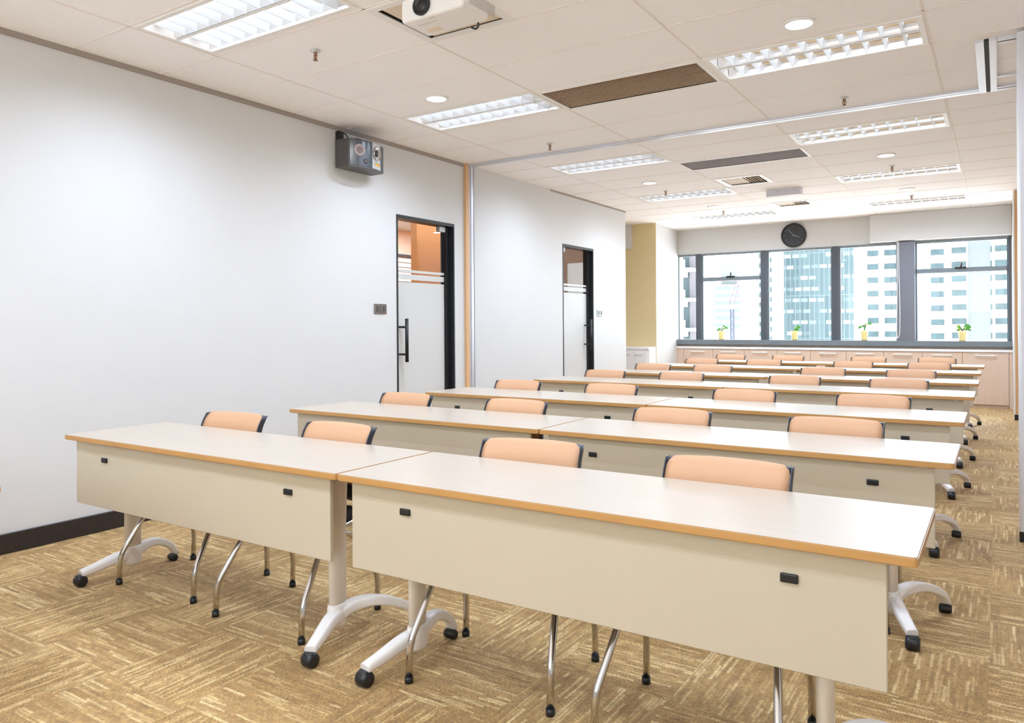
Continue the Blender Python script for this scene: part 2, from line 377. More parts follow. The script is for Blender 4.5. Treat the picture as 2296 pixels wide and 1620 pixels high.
# window wall: spandrel below, lintel above
b = MB(); b.box(-4.7, .3, YB, YB+.2, 0, .87); b.box(-4.7, .3, YB, YB+.2, 2.385, ZC); structure(b.build('wall_back', M['wall']))

# trims
b = MB(); b.box(XW, XW+.012, YF, 6.0, ZC-.032, ZC); b.box(XW, XW+.008, 7.75, 9.875, ZC-.02, ZC); structure(b.build('trim_2', M['gap']))
b = MB()
for y0, y1 in ((YF, D1[0]-.02), (D1[1]+.02, 6.02), (6.15, D2[0]-.02), (D2[1]+.02, 9.875)): b.box(XW, XW+.014, y0, y1, 0, .108, bev=.003, seg=1)
structure(b.build('baseboard_left', M['base']))
b = MB(); b.box(XR-.014, XR, YF, 11.05, 0, .105); structure(b.build('baseboard_right', M['base']))
b = MB(); b.box(XW, XW+.025, 6.022, 6.073, 0, ZC); structure(b.build('trim_3', M['wood']))
b = MB(); b.box(XW, XW+.022, 6.073, 6.095, 0, ZC); b.box(XW, XW+.034, 6.097, 6.135, 0, ZC); b.box(XW, XW+.03, 6.137, 6.149, 0, ZC, mi=1)
structure(b.build('trim_4', [M['alu'], M['slot']]))

# sliding-partition rails on the ceiling
def rail(name, boxes, label):
    b = MB()
    for x0, x1, y0, y1, mi in boxes: b.box(x0, x1, y0, y1, ZC-(.016 if mi == 0 else .013), ZC-.0005, mi=mi)
    o = b.build(name, [M['alu'], M['slot']]); structure(o); return o
rail('trim_5', [(XW+.03, -.105, 6.055, 6.085, 0), (XW+.03, -.105, 6.088, 6.094, 1), (XW+.03, -.105, 6.097, 6.15, 0)], '')
rail('trim_6', [(-.107, -.064, 5.04, 6.165, 0), (-.063, -.040, 5.04, 6.165, 1), (-.039, -.002, 5.04, 6.165, 0)], '')
rail('trim_7', [(0, XR, 5.04, 5.075, 0), (0, XR, 5.078, 5.092, 1), (0, XR, 5.095, 5.13, 0),
                (0, XR, 5.80, 5.83, 0), (0, XR, 6.07, 6.10, 0), (0, XR, 6.103, 6.115, 1), (0, XR, 6.118, 6.165, 0)], '')

# ------------------------------------------------------------------ glass doors and corridor
def glass_door(n, Y, handle_y, hinge_hi, label, closer_y):
    y0, y1 = Y
    r = structure(empty('door_%d' % n, (XW, y0, 0)))
    w = y1 - y0
    b = MB(); f = .02
    b.box(-.12, .004, 0, f, 0, DH); b.box(-.12, .004, w-.016, w, 0, DH); b.box(-.12, .004, f, w-.016, DH-.03, DH)
    b.build('frame', M['darkframe'], r)
    gx0, gx1 = -.082, -.070
    b = MB(); b.box(gx0, gx1, f+.006, w-.075, .012, DH-.034); b.build('pane', M['glass'], r)
    b = MB(); b.box(-.115, -.045, w-.07, w-.016, 0, DH-.03); b.build('jamb', M['darkframe'], r)
    b = MB()
    for z0, z1 in ((.05, 1.60), (1.622, 1.672), (1.688, 1.712)): b.box(gx1+.0005, gx1+.0022, f+.008, w-.077, z0, z1)
    b.build('frosted_film', M['frost'], r)
    b = MB(); b.box(-.095, -.05, closer_y-.045, closer_y+.045, DH-.085, DH-.031, bev=.004); b.build('patch_fitting', M['silver'], r)
    b = MB(); hx = .026
    b.tube([(hx, handle_y, .877), (hx, handle_y, 1.266)], .016, 14)
    for z in (.945, 1.19): b.tube([(gx1, handle_y, z), (hx, handle_y, z)], .010, 10)
    b.build('handle', M['darkframe'], r)
    return r
glass_door(1, D1, .105, True, '', .725)
glass_door(2, D2, .700, False, '', .115)

# corridor seen through the doors
b = MB(); b.box(-6.4, -6.3, 7.47, 11.45, 0, 3.25); structure(b.build('wall_corridor', M['orange']))
b = MB(); b.box(-6.4, -6.3, 11.62, 13.2, 0, 3.25); structure(b.build('wall_corridor', M['orange']))
b = MB(); b.box(-9.1, -9.0, YF, 13.2, 0, 3.25); b.box(-9.1, -4.6, YF-.1, YF, 0, 3.25); b.box(-9.1, -5.7, 13.1, 13.2, 0, 3.25); structure(b.build('wall_corridor', M['peachwall']))
b = MB(); b.box(-9.0, -5.72, YF, 13.1, 2.9, 2.94); b.box(-5.72, XW-T, YF, 9.77, 2.9, 2.94); structure(b.build('ceiling', M['wall']))
r = empty('window_blind', (-8.97, 9.3, 0)); tag(r, 'white horizontal slat blind beyond the first glass door', 'blind')
b = MB(); b.box(0, .05, -.3, 1.6, 2.43, 2.47); b.build('head_rail', M['framed'], r)
b = MB()
for k in range(12): b.box(.005, .035, -.28, 1.58, 2.33-.085*k, 2.40-.085*k)
b.build('slats', M['white'], r)

# ------------------------------------------------------------------ ceiling lamps
def troffer(name, x0, x1, y0, first=True):
    L, W = x1-x0, TRD
    r = empty(name, (x0, y0, ZC))
    b = MB(); fr = .016
    b.box(-.012, L+.012, -.012, fr, -.004, .012); b.box(-.012, L+.012, W-fr, W+.012, -.004, .012)
    b.box(-.012, fr, fr, W-fr, -.004, .012); b.box(L-fr, L+.012, fr, W-fr, -.004, .012)
    b.box(fr, L-fr, W/2-.008, W/2+.008, 0, .05)
    # closed housing above
    b.box(0, L, 0, W, .125, .135); b.box(0, .008, 0, W, 0, .13); b.box(L-.008, L, 0, W, 0, .13); b.box(0, L, 0, .008, 0, .13); b.box(0, L, W-.008, W, 0, .13)
    b.build('housing', M['white'], r)
    for k in range(2):
        c = W*(.25+.5*k); hw = W/4-.014
        # parabolic trough
        b = MB(); n = 10
        pts = [(c+hw*math.cos(PI*i/n), .004+.098*math.sin(PI*i/n)**.7) for i in range(n+1)]
        for (ya, za), (yb, zb) in zip(pts, pts[1:]):
            b.quad([(.012, ya, za), (L-.012, ya, za), (L-.012, yb, zb), (.012, yb, zb)])
        for f in b.bm.faces: f.smooth = True
        bmesh.ops.remove_doubles(b.bm, verts=b.bm.verts[:], dist=1e-4)
        b.build('reflector', M['mirror'], r)
        b = MB(); nb = 11
        for i in range(1, nb):
            x = L*i/nb
            # blade: thick at the top, thin at the foot, notched round the lamp
            b.prism([(x-.007, .048), (x+.007, .048), (x+.0012, .001), (x-.0012, .001)], 'y', c-hw, c+hw)
        b.build('louvre', M['blade'], r)
        b = MB(); b.cyl((.05, c, .076), .013, L-.10, 'x', 12); b.build('tube', M['tube'], r)
        for xa in (.012, L-.05): MB().box(xa, xa+.038, c-.018, c+.018, .055, .098).build('lamp_holder', M['white'], r)
        for i in range(3):     # the lamp's light, leaving through the louvre
            ld = bpy.data.lights.new('lamp', 'SPOT'); ld.energy = LAMP_W; ld.color = LAMP_C; ld.spot_size = math.radians(166); ld.spot_blend = .95; ld.shadow_soft_size = 0
            lo = bpy.data.objects.new('lamp', ld); C.objects.link(lo); lo.parent = r; lo.location = (L*(i+.5)/3, c, -.006)
    return r
LAMP_W, LAMP_C = 17.5, (.80, .965, 1.20)
tr = {}
sides = ['left', 'right']
lab = ['nearest the camera, close to the projector', 'beside the first brown slatted grille', 'just past the partition rail', 'next to the first square air vent', 'nearest the windows']
proto = troffer('ceiling_troffer', TRX[0][0], TRX[0][1], TRL[0])
tag(proto, 'bright white louvred ceiling lamp nearest the camera, left of the projector', 'ceiling light', 'louvred ceiling lamps')
def put(x, y, label):
    o = copy_tree(proto); o.location = (x, y, ZC); tag(o, label, 'ceiling light', 'louvred ceiling lamps'); return o
put(TRX[0][0], TRL[1], 'bright louvred ceiling lamp between wall speaker and brown slatted grille')
put(TRX[0][0], TRL[2], 'louvred ceiling lamp on the left just past the partition rail')
put(TRX[0][0], TRL[3], 'louvred ceiling lamp left of the nearer square air vent')
put(TRX[0][0], TRL[4], 'small far louvred ceiling lamp nearest the beige column and the clock')
put(TRX[1][0], TRR[0], 'large louvred ceiling lamp at upper right with peach reflections, right of brown grille')
put(TRX[1][0], TRR[1], 'louvred ceiling lamp on the right just past the partition rail')
put(TRX[1][0], TRR[2], 'louvred ceiling lamp on the right, third from the camera')
put(TRX[1][0], TRR[3], 'grey louvred ceiling lamp on the right nearest the window blind')
for i, (y, c) in enumerate(OFF):
    put(TRX[c][0], y, ['louvred ceiling lamp over the open floor before the nearest row, left side',
        'louvred ceiling lamp over the open floor before the nearest row, right side', 'louvred ceiling lamp right of the projector, above the picture'][i])

def downlight(x, y, label, first=None):
    if first is None:
        r = empty('downlight', (x, y, ZC))
        b = MB(); b.lathe([(.088, -.0005), (.086, -.007), (.070, -.009), (.068, -.003)], n=32); b.build('trim_ring', M['white'], r)
        b = MB(); b.lathe([(.069, -.004), (.069, -.006), (.001, -.0065)], n=32); b.build('lens', M['disc'], r)
        ld = bpy.data.lights.new('lamp', 'AREA'); ld.shape = 'DISK'; ld.size = .13; ld.energy = 4; ld.color = (.92, .96, 1)
        lo = bpy.data.objects.new('lamp', ld); C.objects.link(lo); lo.parent = r; lo.location = (0, 0, -.010)
    else:
        r = copy_tree(first); r.location = (x, y, ZC)
    return tag(r, label, 'downlight', 'round downlights')
d0 = downlight(-3.33, 4.17, 'round glowing downlight left, just before the lamp beside the speaker')
downlight(-.89, 4.215, 'largest round glowing downlight, at upper right of the ceiling', d0)
downlight(-3.33, 8.03, 'round downlight on the left beyond the partition rail', d0)
downlight(-.90, 8.0, 'round downlight on the right between second and third louvred lamps', d0)
downlight(-3.28, 10.18, 'smallest round downlight, nearest the beige column', d0)
downlight(-.92, 10.2, 'far right round downlight just before the grey louvred lamp', d0)

def sprinkler(x, y, label, first=None):
    if first is None:
        r = empty('sprinkler', (x, y, ZC))
        b = MB(); b.lathe([(.030, -.0005), (.029, -.005), (.012, -.009), (.011, -.012)], n=20); b.build('escutcheon', M['silver'], r)
        b = MB(); b.lathe([(.011, -.010), (.011, -.026), (.008, -.030), (.004, -.032), (.004, -.052), (.001, -.053)], n=12)
        b.tube([(.010, 0, -.026), (.013, 0, -.038), (.004, 0, -.056)], .0028, 6); b.tube([(-.010, 0, -.026), (-.013, 0, -.038), (-.004, 0, -.056)], .0028, 6)
        b.build('body', M['brass'], r)
        b = MB(); b.lathe([(.015, -.0565), (.014, -.059), (.001, -.059)], n=16); b.build('deflector', M['brass'], r)
    else:
        r = copy_tree(first); r.location = (x, y, ZC)
    return tag(r, label, 'sprinkler', 'fire sprinklers')
s0 = sprinkler(-3.33, 3.05, 'bronze fire sprinkler nearest the camera, left of the projector')
for x, y, l in ((-3.335, 5.78, 'bronze fire sprinkler on the left just before the partition rail'), (-.917, 5.785, 'bronze fire sprinkler on the right just before the partition rail'),
    (-3.37, 8.63, 'small fire sprinkler over the left lamp beside the nearer air vent'), (-.912, 8.6, 'small fire sprinkler right side, just before the third right lamp'),
    (-3.30, 10.67, 'tiny fire sprinkler on the left before the lamp nearest the clock'), (-.92, 10.74, 'tiny fire sprinkler on the right before the grey far lamp')):
    sprinkler(x, y, l, s0)

# slatted return-air grilles
def grille(h, m, label):
    x0, x1, y0, y1 = h; r = empty('air_grille', (x0, y0, ZC)); L, W = x1-x0, y1-y0
    b = MB(); b.box(-.02, L+.02, -.02, .004, -.003, .01); b.box(-.02, L+.02, W-.004, W+.02, -.003, .01); b.box(-.02, .004, 0, W, -.003, .01); b.box(L-.004, L+.02, 0, W, -.003, .01)
    b.build('frame', M['white'], r)
    b = MB(); n = 18
    for i in range(n):
        y = W*(i+.5)/n; b.prism([(y-.0125, .0035), (y-.0115, .001), (y+.012, .010), (y+.011, .0125)], 'x', 0, L)
    b.build('slats', m, r)
    b = MB(); b.box(0, L, 0, W, .05, .06); b.box(0, L, 0, .004, .0, .05); b.box(0, L, W-.004, W, 0, .05); b.box(0, .004, 0, W, 0, .05); b.box(L-.004, L, 0, W, 0, .05); b.build('plenum_box', M['slot'], r)
    tag(r, label, 'air vent'); return r
grille(GR[0], M['floor_tint'], 'long slatted air grille, brown from floor reflection, in the ceiling left of the large lamp')
grille(GR[1], M['floor_tint2'], 'long dark grey slatted air grille beyond the partition rail')
# square diffusers
def diffuser(h, label):
    x0, x1, y0, y1 = h; r = empty('air_diffuser', (x0, y0, ZC)); L, W = x1-x0, y1-y0
    b = MB(); b.box(-.05, L+.05, -.05, .0, -.006, .006); b.box(-.05, L+.05, W, W+.05, -.006, .006); b.box(-.05, 0, 0, W, -.006, .006); b.box(L, L+.05, 0, W, -.006, .006); b.build('frame', M['white'], r)
    b = MB(); n = 7
    for i in range(n):     # straight vanes in the right half, sloped vanes in the left half
        x = L*(.48+.52*(i+.3)/n); b.prism([(x-.012, .03), (x-.010, .033), (x+.014, .001), (x+.011, -.001)], 'y', .01, W-.01)
        x = L*(.52*(i+.5)/n); b.prism([(x-.012, .001), (x-.010, -.001), (x+.014, .03), (x+.011, .033)], 'y', .01, W-.01)
    b.build('vanes', M['cream'], r)
    b = MB(); b.box(0, L, 0, W, .09, .1); b.box(0, L, 0, .004, 0, .09); b.box(0, L, W-.004, W, 0, .09); b.box(0, .004, 0, W, 0, .09); b.box(L-.004, L, 0, W, 0, .09); b.build('plenum_box', M['slot'], r)
    return tag(r, label, 'air vent')
diffuser(VN[0], 'nearer square air vent with angled vanes in the ceiling')
diffuser(VN[1], 'farther square air vent with angled vanes, above the clock')
r = empty('ceiling_box', (-2.15, 9.3, ZC)); tag(r, 'flat pale grey box hung under the ceiling between the square air vents', 'ceiling box')
b = MB(); b.box(-.20, .20, -.02, .10, -.085, 0, bev=.004); b.build('casing', M['part'], r)
b = MB()
for x in (-.06, .03, .12): b.cyl((x, -.0215, -.03), .008, .003, 'y', 12)
b.build('sensor', M['greyplate'], r)

# ------------------------------------------------------------------ projector on its ceiling lift
r = empty('projector', (-2.245, 2.80, ZC)); tag(r, 'white ceiling projector with black lens at the top of the picture', 'projector')
ox, oy = -2.245, 2.80
b = MB()   # body: x -2.437..-2.06, y 2.60..2.985
b.box(-2.437-ox, -2.06-ox, 2.783-oy-.005, 2.99-oy, -.135, -.02, bev=.018, seg=4)
b.build('body', M['white'], r)
b = MB(); b.lathe([(.048, 0), (.050, -.014), (.044, -.018), (.040, -.012), (.030, -.004), (.024, -.008), (.001, -.012)], c=(-2.30-ox, 2.778-oy, -.078), axis='y', n=28); b.build('lens', M['black'], r)
b = MB()
for i in range(16): b.box(-2.060-ox-.0005, -2.060-ox+.0015, 2.83-oy+.0135*i, 2.83-oy+.0135*i+.006, -.105, -.045)
b.build('vent', M['print'], r)
b = MB(); b.box(-.03, .0, .0, .004, -.137, -.1345); b.box(-.125, -.02, .042, .046, -.1362, -.1345); b.box(-.135, -.130, .041, .047, -.1362, -.1345)
b.build('marking', M['print'], r)
b = MB(); b.box(-.14, -.06, .10, .15, -.1362, -.1345); b.build('rating_plate', M['cream'], r)
b = MB(); b.tube(bez([(.07, .20, -.136), (.09, .21, -.145), (.115, .20, -.14), (.13, .175, -.135)], 12), .005, 8); b.build('cable', M['black'], r)
b = MB(); b.tube([(-.01, .12, -.022), (-.01, .12, .0035)], .03, 12); b.build('lift_pole', M['alu'], r)
r = empty('projector_lift', (-2.41, 3.06, ZC)); tag(r, 'cream square ceiling lift panel behind the projector', 'ceiling panel')
x0, x1, y0, y1 = [v-o for v, o in zip(PJ, (-2.41, -2.41, 3.06, 3.06))]
b = MB(); f = .045; b.box(x0-f, x1+f, y0-f, y0, -.006, .004); b.box(x0-f, x1+f, y1, y1+f, -.006, .004); b.box(x0-f, x0, y0, y1, -.006, .004); b.box(x1, x1+f, y0, y1, -.006, .004); b.build('frame', M['white'], r)
b = MB(); b.box(x0+.02, x1-.005, y0+.003, y1-.001, .004, .012); b.build('panel', M['cream'], r)
b = MB(); b.box(x0, x1, y0, y1, .2, .21); b.box(x0, x1, y0, y0+.004, 0, .2); b.box(x0, x1, y1-.003, y1, 0, .2); b.box(x0, x0+.003, y0, y1, 0, .2); b.box(x1-.003, x1, y0, y1, 0, .2); b.build('shaft', M['slot'], r)

# ------------------------------------------------------------------ wall speaker
sx, sy, sz = XW, 4.28, 2.47
r = empty('wall_speaker', (sx, sy, sz)); tag(r, 'dark grey loudspeaker with silver horn panel, bracketed high on the left wall', 'speaker')
def front_x(t):  # curved baffle, t along y 0..1
    return .16 + .062*math.sin(PI*min(1, max(0, t))**1.0)
W = .40; n = 16; h = .222
poly = [(.018, 0)] + [(front_x(i/n), W*i/n) for i in range(n+1)] + [(.018, W)]
b = MB(); b.prism(poly, 'z', 0, h); o = b.build('cabinet', M['grey'], r)
def baffle(t0, t1, z0, z1, off, thick, m, name, n=8):
    b = MB(); pp = [(front_x(t0+(t1-t0)*i/n)+off, W*(t0+(t1-t0)*i/n)) for i in range(n+1)]
    b.prism(pp + [(u-thick, v) for u, v in reversed(pp)], 'z', z0, z1); return b.build(name, m, r)
baffle(.02, .50, .012, h-.012, .004, .006, M['greyb'], 'grille')
baffle(.50, .80, .006, h-.006, .005, .006, M['silver'], 'horn_panel')
baffle(.80, .985, .012, h-.012, .004, .006, M['greyb'], 'grille')
def ring_on(t, z, prof, m, name):
    a = math.atan2(front_x(t+.02)-front_x(t-.02), W*.04)
    o = MB().lathe(prof, axis='x', n=28).build(name, m, r); o.location = (front_x(t)+.004, W*t, z); o.rotation_euler = (0, 0, -a); return o
w_ = ring_on(.20, .135, [(.048, 0), (.048, .004), (.040, .006), (.030, .004), (.029, .0)], M['ring'], 'woofer')
MB().lathe([(.030, .001), (.020, -.001), (.012, .002), (.001, .004)], axis='x', n=24).build('cone', M['pink'], w_)
ring_on(.33, .05, [(.020, 0), (.020, .003), (.001, .004)], M['grey'], 'port')
ring_on(.655, .13, [(.056, 0), (.058, .006), (.050, .009), (.043, -.004), (.001, -.006)], M['chrome'], 'horn')
o = MB().box(-.002, .006, -.014, .014, -.028, .024).build('tweeter', M['black'], r); o.location = (front_x(.63)+.004, W*.63, .135)
b = MB()
for i in range(4):        # four block capitals of the badge: too small in the photo to read
    y = .58*W + i*.0175
    fx = front_x(.58+.044*i)+.006
    b.box(fx-.002, fx+.002, y, y+.005, .030, .055); b.box(fx-.002, fx+.002, y+.009, y+.014, .030, .055); b.box(fx-.002, fx+.002, y, y+.014, .050, .055); b.box(fx-.002, fx+.002, y, y+.014, .039, .043)
b.build('badge', M['amber'], r)
b = MB(); b.box(.001, .006, .015, .10, h-.03, h+.075); b.box(.006, .05, .015, .022, h, h+.075); b.box(.006, .10, .03, .12, h-.0, h+.006); b.box(.05, .11, .14, .24, h, h+.035, bev=.006)
b.tube([(.004, .05, h+.085), (.05, .07, h+.06), (.09, .09, h+.01)], .005, 8); b.tube([(.03, .10, h+.008), (.06, .18, h+.02)], .012, 8)
b.build('bracket', M['black'], r)

# ------------------------------------------------------------------ light switches
def switch(y, z, label, m):
    r = empty('light_switch', (XW, y, z)); b = MB()
    for k in (-1, 1): b.box(0, .009, k*.039-.037, k*.039+.037, -.043, .043, bev=.003)
    b.build('plate', m, r)
    for k in (-1, 1):
        b = MB(); b.box(.009, .012, k*.039-.018+.004, k*.039+.018+.004, -.026, .026, bev=.002); b.build('rocker', M['grey'], r)
    return tag(r, label, 'light switch')
switch(4.802, 1.349, 'bronze double light switch left of the nearer glass door', M['bronze'])
switch(9.03, 1.353, 'grey double light switch right of the farther glass door', M['greyplate'])

# ------------------------------------------------------------------ window wall
ZS, ZH = .93, 2.385
FR = [(-4.343, -4.249), (-3.248, -3.155), (-2.171, -2.074)]
b = MB()
for x0, x1 in FR: b.box(x0, x1, YB-.02, YB+.10, .87, ZH)
b.box(.118, .155, YB-.02, YB+.10, .87, ZH)
structure(b.build('trim_8', M['framed']))
b = MB(); b.box(-1.263, -1.028, YB-.10, YB+.15, .87, ZH); structure(b.build('column_grey', M['pillar']))
b = MB(); b.box(-4.66, .157, YB-.11, YB+.10, .852, ZS); structure(b.build('trim_9', M['frameg']))
b = MB(); b.box(-4.66, .157, YB-.015, YB+.08, ZH-.018, ZH); structure(b.build('trim_10', M['frameg']))
spans = [(-4.662, -4.343), (-4.249, -3.248), (-3.155, -2.171), (-2.074, -1.263), (-1.028, .118)]
for i, (x0, x1) in enumerate(spans):
    r = structure(empty('window_%d' % (i+1), ((x0+x1)/2, YB, ZS))); w = (x1-x0)/2; hh = ZH-.018-ZS
    b = MB(); s = .022 if i else .012
    b.box(-w, -w+s, .02, .07, 0, hh); b.box(w-s, w, .02, .07, 0, hh); b.box(-w+s, w-s, .02, .07, hh-.012, hh)
    if i in (1, 4): b.box(-w+s, w-s, -.012, .075, .985, 1.050)
    b.build('sash', M['frameg'], r)
    b = MB(); b.box(-w+s, w-s, .040, .046, 0, hh-.012); b.build('pane', M['winglass'], r)
    if i in (1, 4):
        b = MB(); b.box(-.07, .07, -.03, -.012, 1.035, 1.062, bev=.004); b.tube([(0, -.028, 1.055), (.012, -.045, 1.085), (.018, -.05, 1.12)], .010, 8); b.build('handle', M['black'], r)
r = structure(empty('window_6', (FW[0], YF-.06, FW[2]))); w, hh = FW[1]-FW[0], FW[3]-FW[2]  # unseen clerestory, added so daylight fills the ceiling and front-facing surfaces
b = MB(); b.box(0, w, 0, .05, 0, .05); b.box(0, w, 0, .05, hh-.05, hh)
for i in range(5): b.box(i*(w-.05)/4, i*(w-.05)/4+.05, 0, .05, .05, hh-.05)
b.build('sash', M['frameg'], r)
b = MB(); b.box(.02, w-.02, .022, .028, .02, hh-.02); b.build('pane', M['winglass'], r)
# roller blind box and pull cord
r = empty('roller_blind', (-.72, YB-.08, 2.4)); tag(r, 'white blind box above the right-hand windows', 'blind')
b = MB(); b.box(-.895, .875, -.07, .078, .0, ZC-2.4-.003, bev=.004); b.build('casing', M['wall'], r)
b = MB(); b.tube(bez([(-.515, -.035, .0), (-.51, -.04, -.5), (-.50, -.05, -1.0), (-.505, -.05, -1.35), (-.53, -.05, -1.42), (-.545, -.045, -1.35), (-.535, -.04, -.6), (-.53, -.035, 0)], 42), .005, 6); b.build('pull_cord', M['white'], r)

# wall clock
r = empty('wall_clock', (-2.735, YB-.002, 2.598)); tag(r, 'round black wall clock above the windows', 'clock')
b = MB(); b.lathe([(.190, 0), (.193, -.030), (.182, -.040), (.174, -.030), (.172, -.018)], axis='y', n=48); b.build('rim', M['black'], r)
b = MB(); b.lathe([(.174, -.010), (.174, -.017), (.001, -.017)], axis='y', n=48); b.build('face', M['clock'], r)
def bar(ang, r0, r1, w, y, name, m):
    b = MB(); c, s = math.cos(ang), math.sin(ang); pts = []
    for rr, ww in ((r0, -w), (r1, -w*.5), (r1, w*.5), (r0, w)): pts.append((rr*s + ww*c, rr*c - ww*s))
    b.prism(pts, 'y', y-.002, y); return b.build(name, m, r)
bar(math.radians(110), -.02, .10, .008, -.020, 'hour_hand', M['hand']); bar(math.radians(-42), -.02, .135, .006, -.024, 'minute_hand', M['hand'])
for k in range(12):
    cu = bpy.data.curves.new('numeral', 'FONT'); cu.body = str(k or 12); cu.size = .042; cu.align_x = 'CENTER'; cu.align_y = 'CENTER'; cu.extrude = .0006
    t_ = bpy.data.objects.new('numeral', cu); C.objects.link(t_); bpy.context.view_layer.update()
    me = bpy.data.meshes.new_from_object(t_.evaluated_get(bpy.context.evaluated_depsgraph_get())); bpy.data.objects.remove(t_); bpy.data.curves.remove(cu)
    o = bpy.data.objects.new('numeral', me); C.objects.link(o); o.parent = r; a = 2*PI*k/12
    o.location = (.142*math.sin(a), -.0182, .142*math.cos(a)); o.rotation_euler = (PI/2, 0, 0); me.materials.clear(); me.materials.append(M['numeral'])

# low cabinets under the windows
YC = 12.40
ex = [-4.539, -4.024, -3.507, -2.994, -2.478, -1.961, -1.444, -.938, -.437, .115]
cw = ['far left one beside the beige column', 'second from the left', 'third from the left', 'fourth from the left', 'middle one of the nine', 'fourth from the right', 'third from the right', 'second from the right', 'rightmost one with its full height in view']
c0 = None
for i, (x0, x1) in enumerate(zip(ex, ex[1:])):
    r = empty('low_cabinet', (x0, YC, 0)); w = x1-x0
    b = MB(); b.box(0, w, .018, .095, .06, .775); b.box(.0, w, .03, .095, 0, .06); b.build('body', M['cab'], r)
    d = MB().box(.0025, w-.0025, 0, .018, .045, .772, bev=.002, seg=1).build('door', M['cab'], r)
    m = MB(); c = w/2; m.box(c-.12, c+.12, -.030, -.018, .722, .738, bev=.004); m.box(c-.115, c-.095, -.02, 0, .724, .736); m.box(c+.095, c+.115, -.02, 0, .724, .736); m.build('handle', M['white'], d)
    tag(r, 'pale wood low cabinet under the windows, ' + cw[i], 'cabinet', 'low cabinets under the windows')
b = MB(); b.box(-4.66, -4.541, YC, YB, 0, .779); b.box(.117, .157, YC, YB, 0, .779); structure(b.build('trim_11', M['cab']))
b = MB(); b.box(-4.66, .157, YC-.012, YB-.111, .781, .815, bev=.003, seg=1); tag(b.build('worktop', M['counter']), 'long white worktop over the low cabinets under the windows', 'worktop')

# white alcove cabinet by the column
r = empty('alcove_cabinet', (-5.09, 11.0, 0)); tag(r, 'white two-door cabinet in the alcove before the beige column', 'cabinet')
b = MB(); b.box(-.5, .497, .02, .299, 0, .80); b.box(-.5, .497, -.002, .299, .80, .835, bev=.003, seg=1); b.build('body', M['cabw'], r)
for x0, x1, hx in ((.045, .25, .11), (.253, .46, .33)):
    d = MB().box(x0, x1, 0, .02, .06, .785, bev=.002, seg=1).build('door', M['cabw'], r)
    m = MB(); m.tube(rounded_path([(hx-.06, 0, .725), (hx-.06, -.03, .718), (hx+.06, -.03, .718), (hx+.06, 0, .725)], .012), .006, 8); m.build('handle', M['silver'], d)

# potted plants on the sill
def plant(x, seed, label, nleaf, hgt, lean):
    rnd = random.Random(seed); r = empty('potted_plant', (x, YB-.055, ZS)); tag(r, label, 'plant', 'potted plants on the window sill')
    b = MB(); b.lathe([(.038, 0), (.043, .02), (.052, .13), (.053, .145), (.046, .145), (.043, .12)], n=20); b.build('pot', M['pot'], r)
    b = MB(); b.cyl((0, 0, .10), .046, .03, n=16); b.build('soil', M['soil'], r)
    b = MB(); tips = []
    for k in range(nleaf):
        a = rnd.uniform(0, 2*PI); q = rnd.uniform(.01, .04); z = .14 + hgt*rnd.uniform(.35, 1)
        tip = Vector((q*math.cos(a) + lean, .35*q*math.sin(a), z)); tips.append((tip, a)); b.tube(bez([(0, 0, .12), (tip.x*.3, tip.y*.3, (z+.12)/2), tip], 6), .0035, 5)
    b.build('stem', M['soil' if seed % 2 else 'leaf'], r)
    for part, mm in ((0, 'leaf'), (1, 'leafl')):
        b = MB(); any_ = False
        for i, (tip, a) in enumerate(tips):
            if (i % 3 == 0) != bool(part): continue
            any_ = True
            d = Vector((math.cos(a), .5*math.sin(a), rnd.uniform(-.1, .6))).normalized(); sd = d.cross(Vector((0, 1, .2))).normalized(); L = rnd.uniform(.05, .085); w = L*.3
            rows = [(0, .08), (.25, .8), (.5, 1), (.75, .7), (1, .05)]; ring = []
            for t, ww in rows:
                c = tip + d*L*t + Vector((0, 0, -.03*t*t)); ring.append((b.bm.verts.new(c - sd*w*ww), b.bm.verts.new(c + Vector((0, -.004, -.006))), b.bm.verts.new(c + sd*w*ww)))
            for (p0, p1, p2), (q0, q1, q2) in zip(ring, ring[1:]):
                b.bm.faces.new((p0, p1, q1, q0)); b.bm.faces.new((p1, p2, q2, q1))
        o = b.build('leaves', M[mm], r)
        sm = o.modifiers.new('thickness', 'SOLIDIFY'); sm.thickness = .0015
    return r
plant(-3.896, 3, 'potted plant with one thin upright shoot, leftmost on the sill below the opening window', 5, .10, .02)
plant(-2.722, 4, 'potted plant with drooping dark leaves before the blue glass tower', 7, .07, 0)
plant(-1.71, 6, 'potted plant with bright spreading leaves just left of the grey pillar', 9, .12, .01)
plant(-.437, 5, 'potted plant with dense leaves, rightmost on the window sill', 12, .08, 0)

# ------------------------------------------------------------------ right-hand partition panels
r = empty('partition_panel', (.089, 4.95, 0)); tag(r, 'tall pale lavender partition panel at the right edge beside the aisle', 'partition panel')
b = MB(); b.box(.012, 1.2, 0, .10, .06, ZC-.02); b.build('leaf', M['part'], r)
b = MB(); b.box(0, .012, .0, .10, .06, ZC-.02); b.build('edge_profile', M['alu'], r)
b = MB(); b.box(.0, .06, .01, .09, .0, .06); b.build('foot', M['black'], r)
r = empty('door_leaf', (.165, 11.02, 0)); tag(r, 'narrow oak-edged panel standing at the far end of the aisle, right of the windows', 'panel')
b = MB(); b.box(0, .9, .0, .055, .07, ZC-.012); b.build('leaf', M['wood'], r)
b = MB(); b.box(-.014, 0, .0, .055, .07, ZC-.012); b.build('edge_profile', M['white'], r)
b = MB(); b.box(-.010, .06, -.002, .057, .0, .07); b.build('foot', M['black'], r)

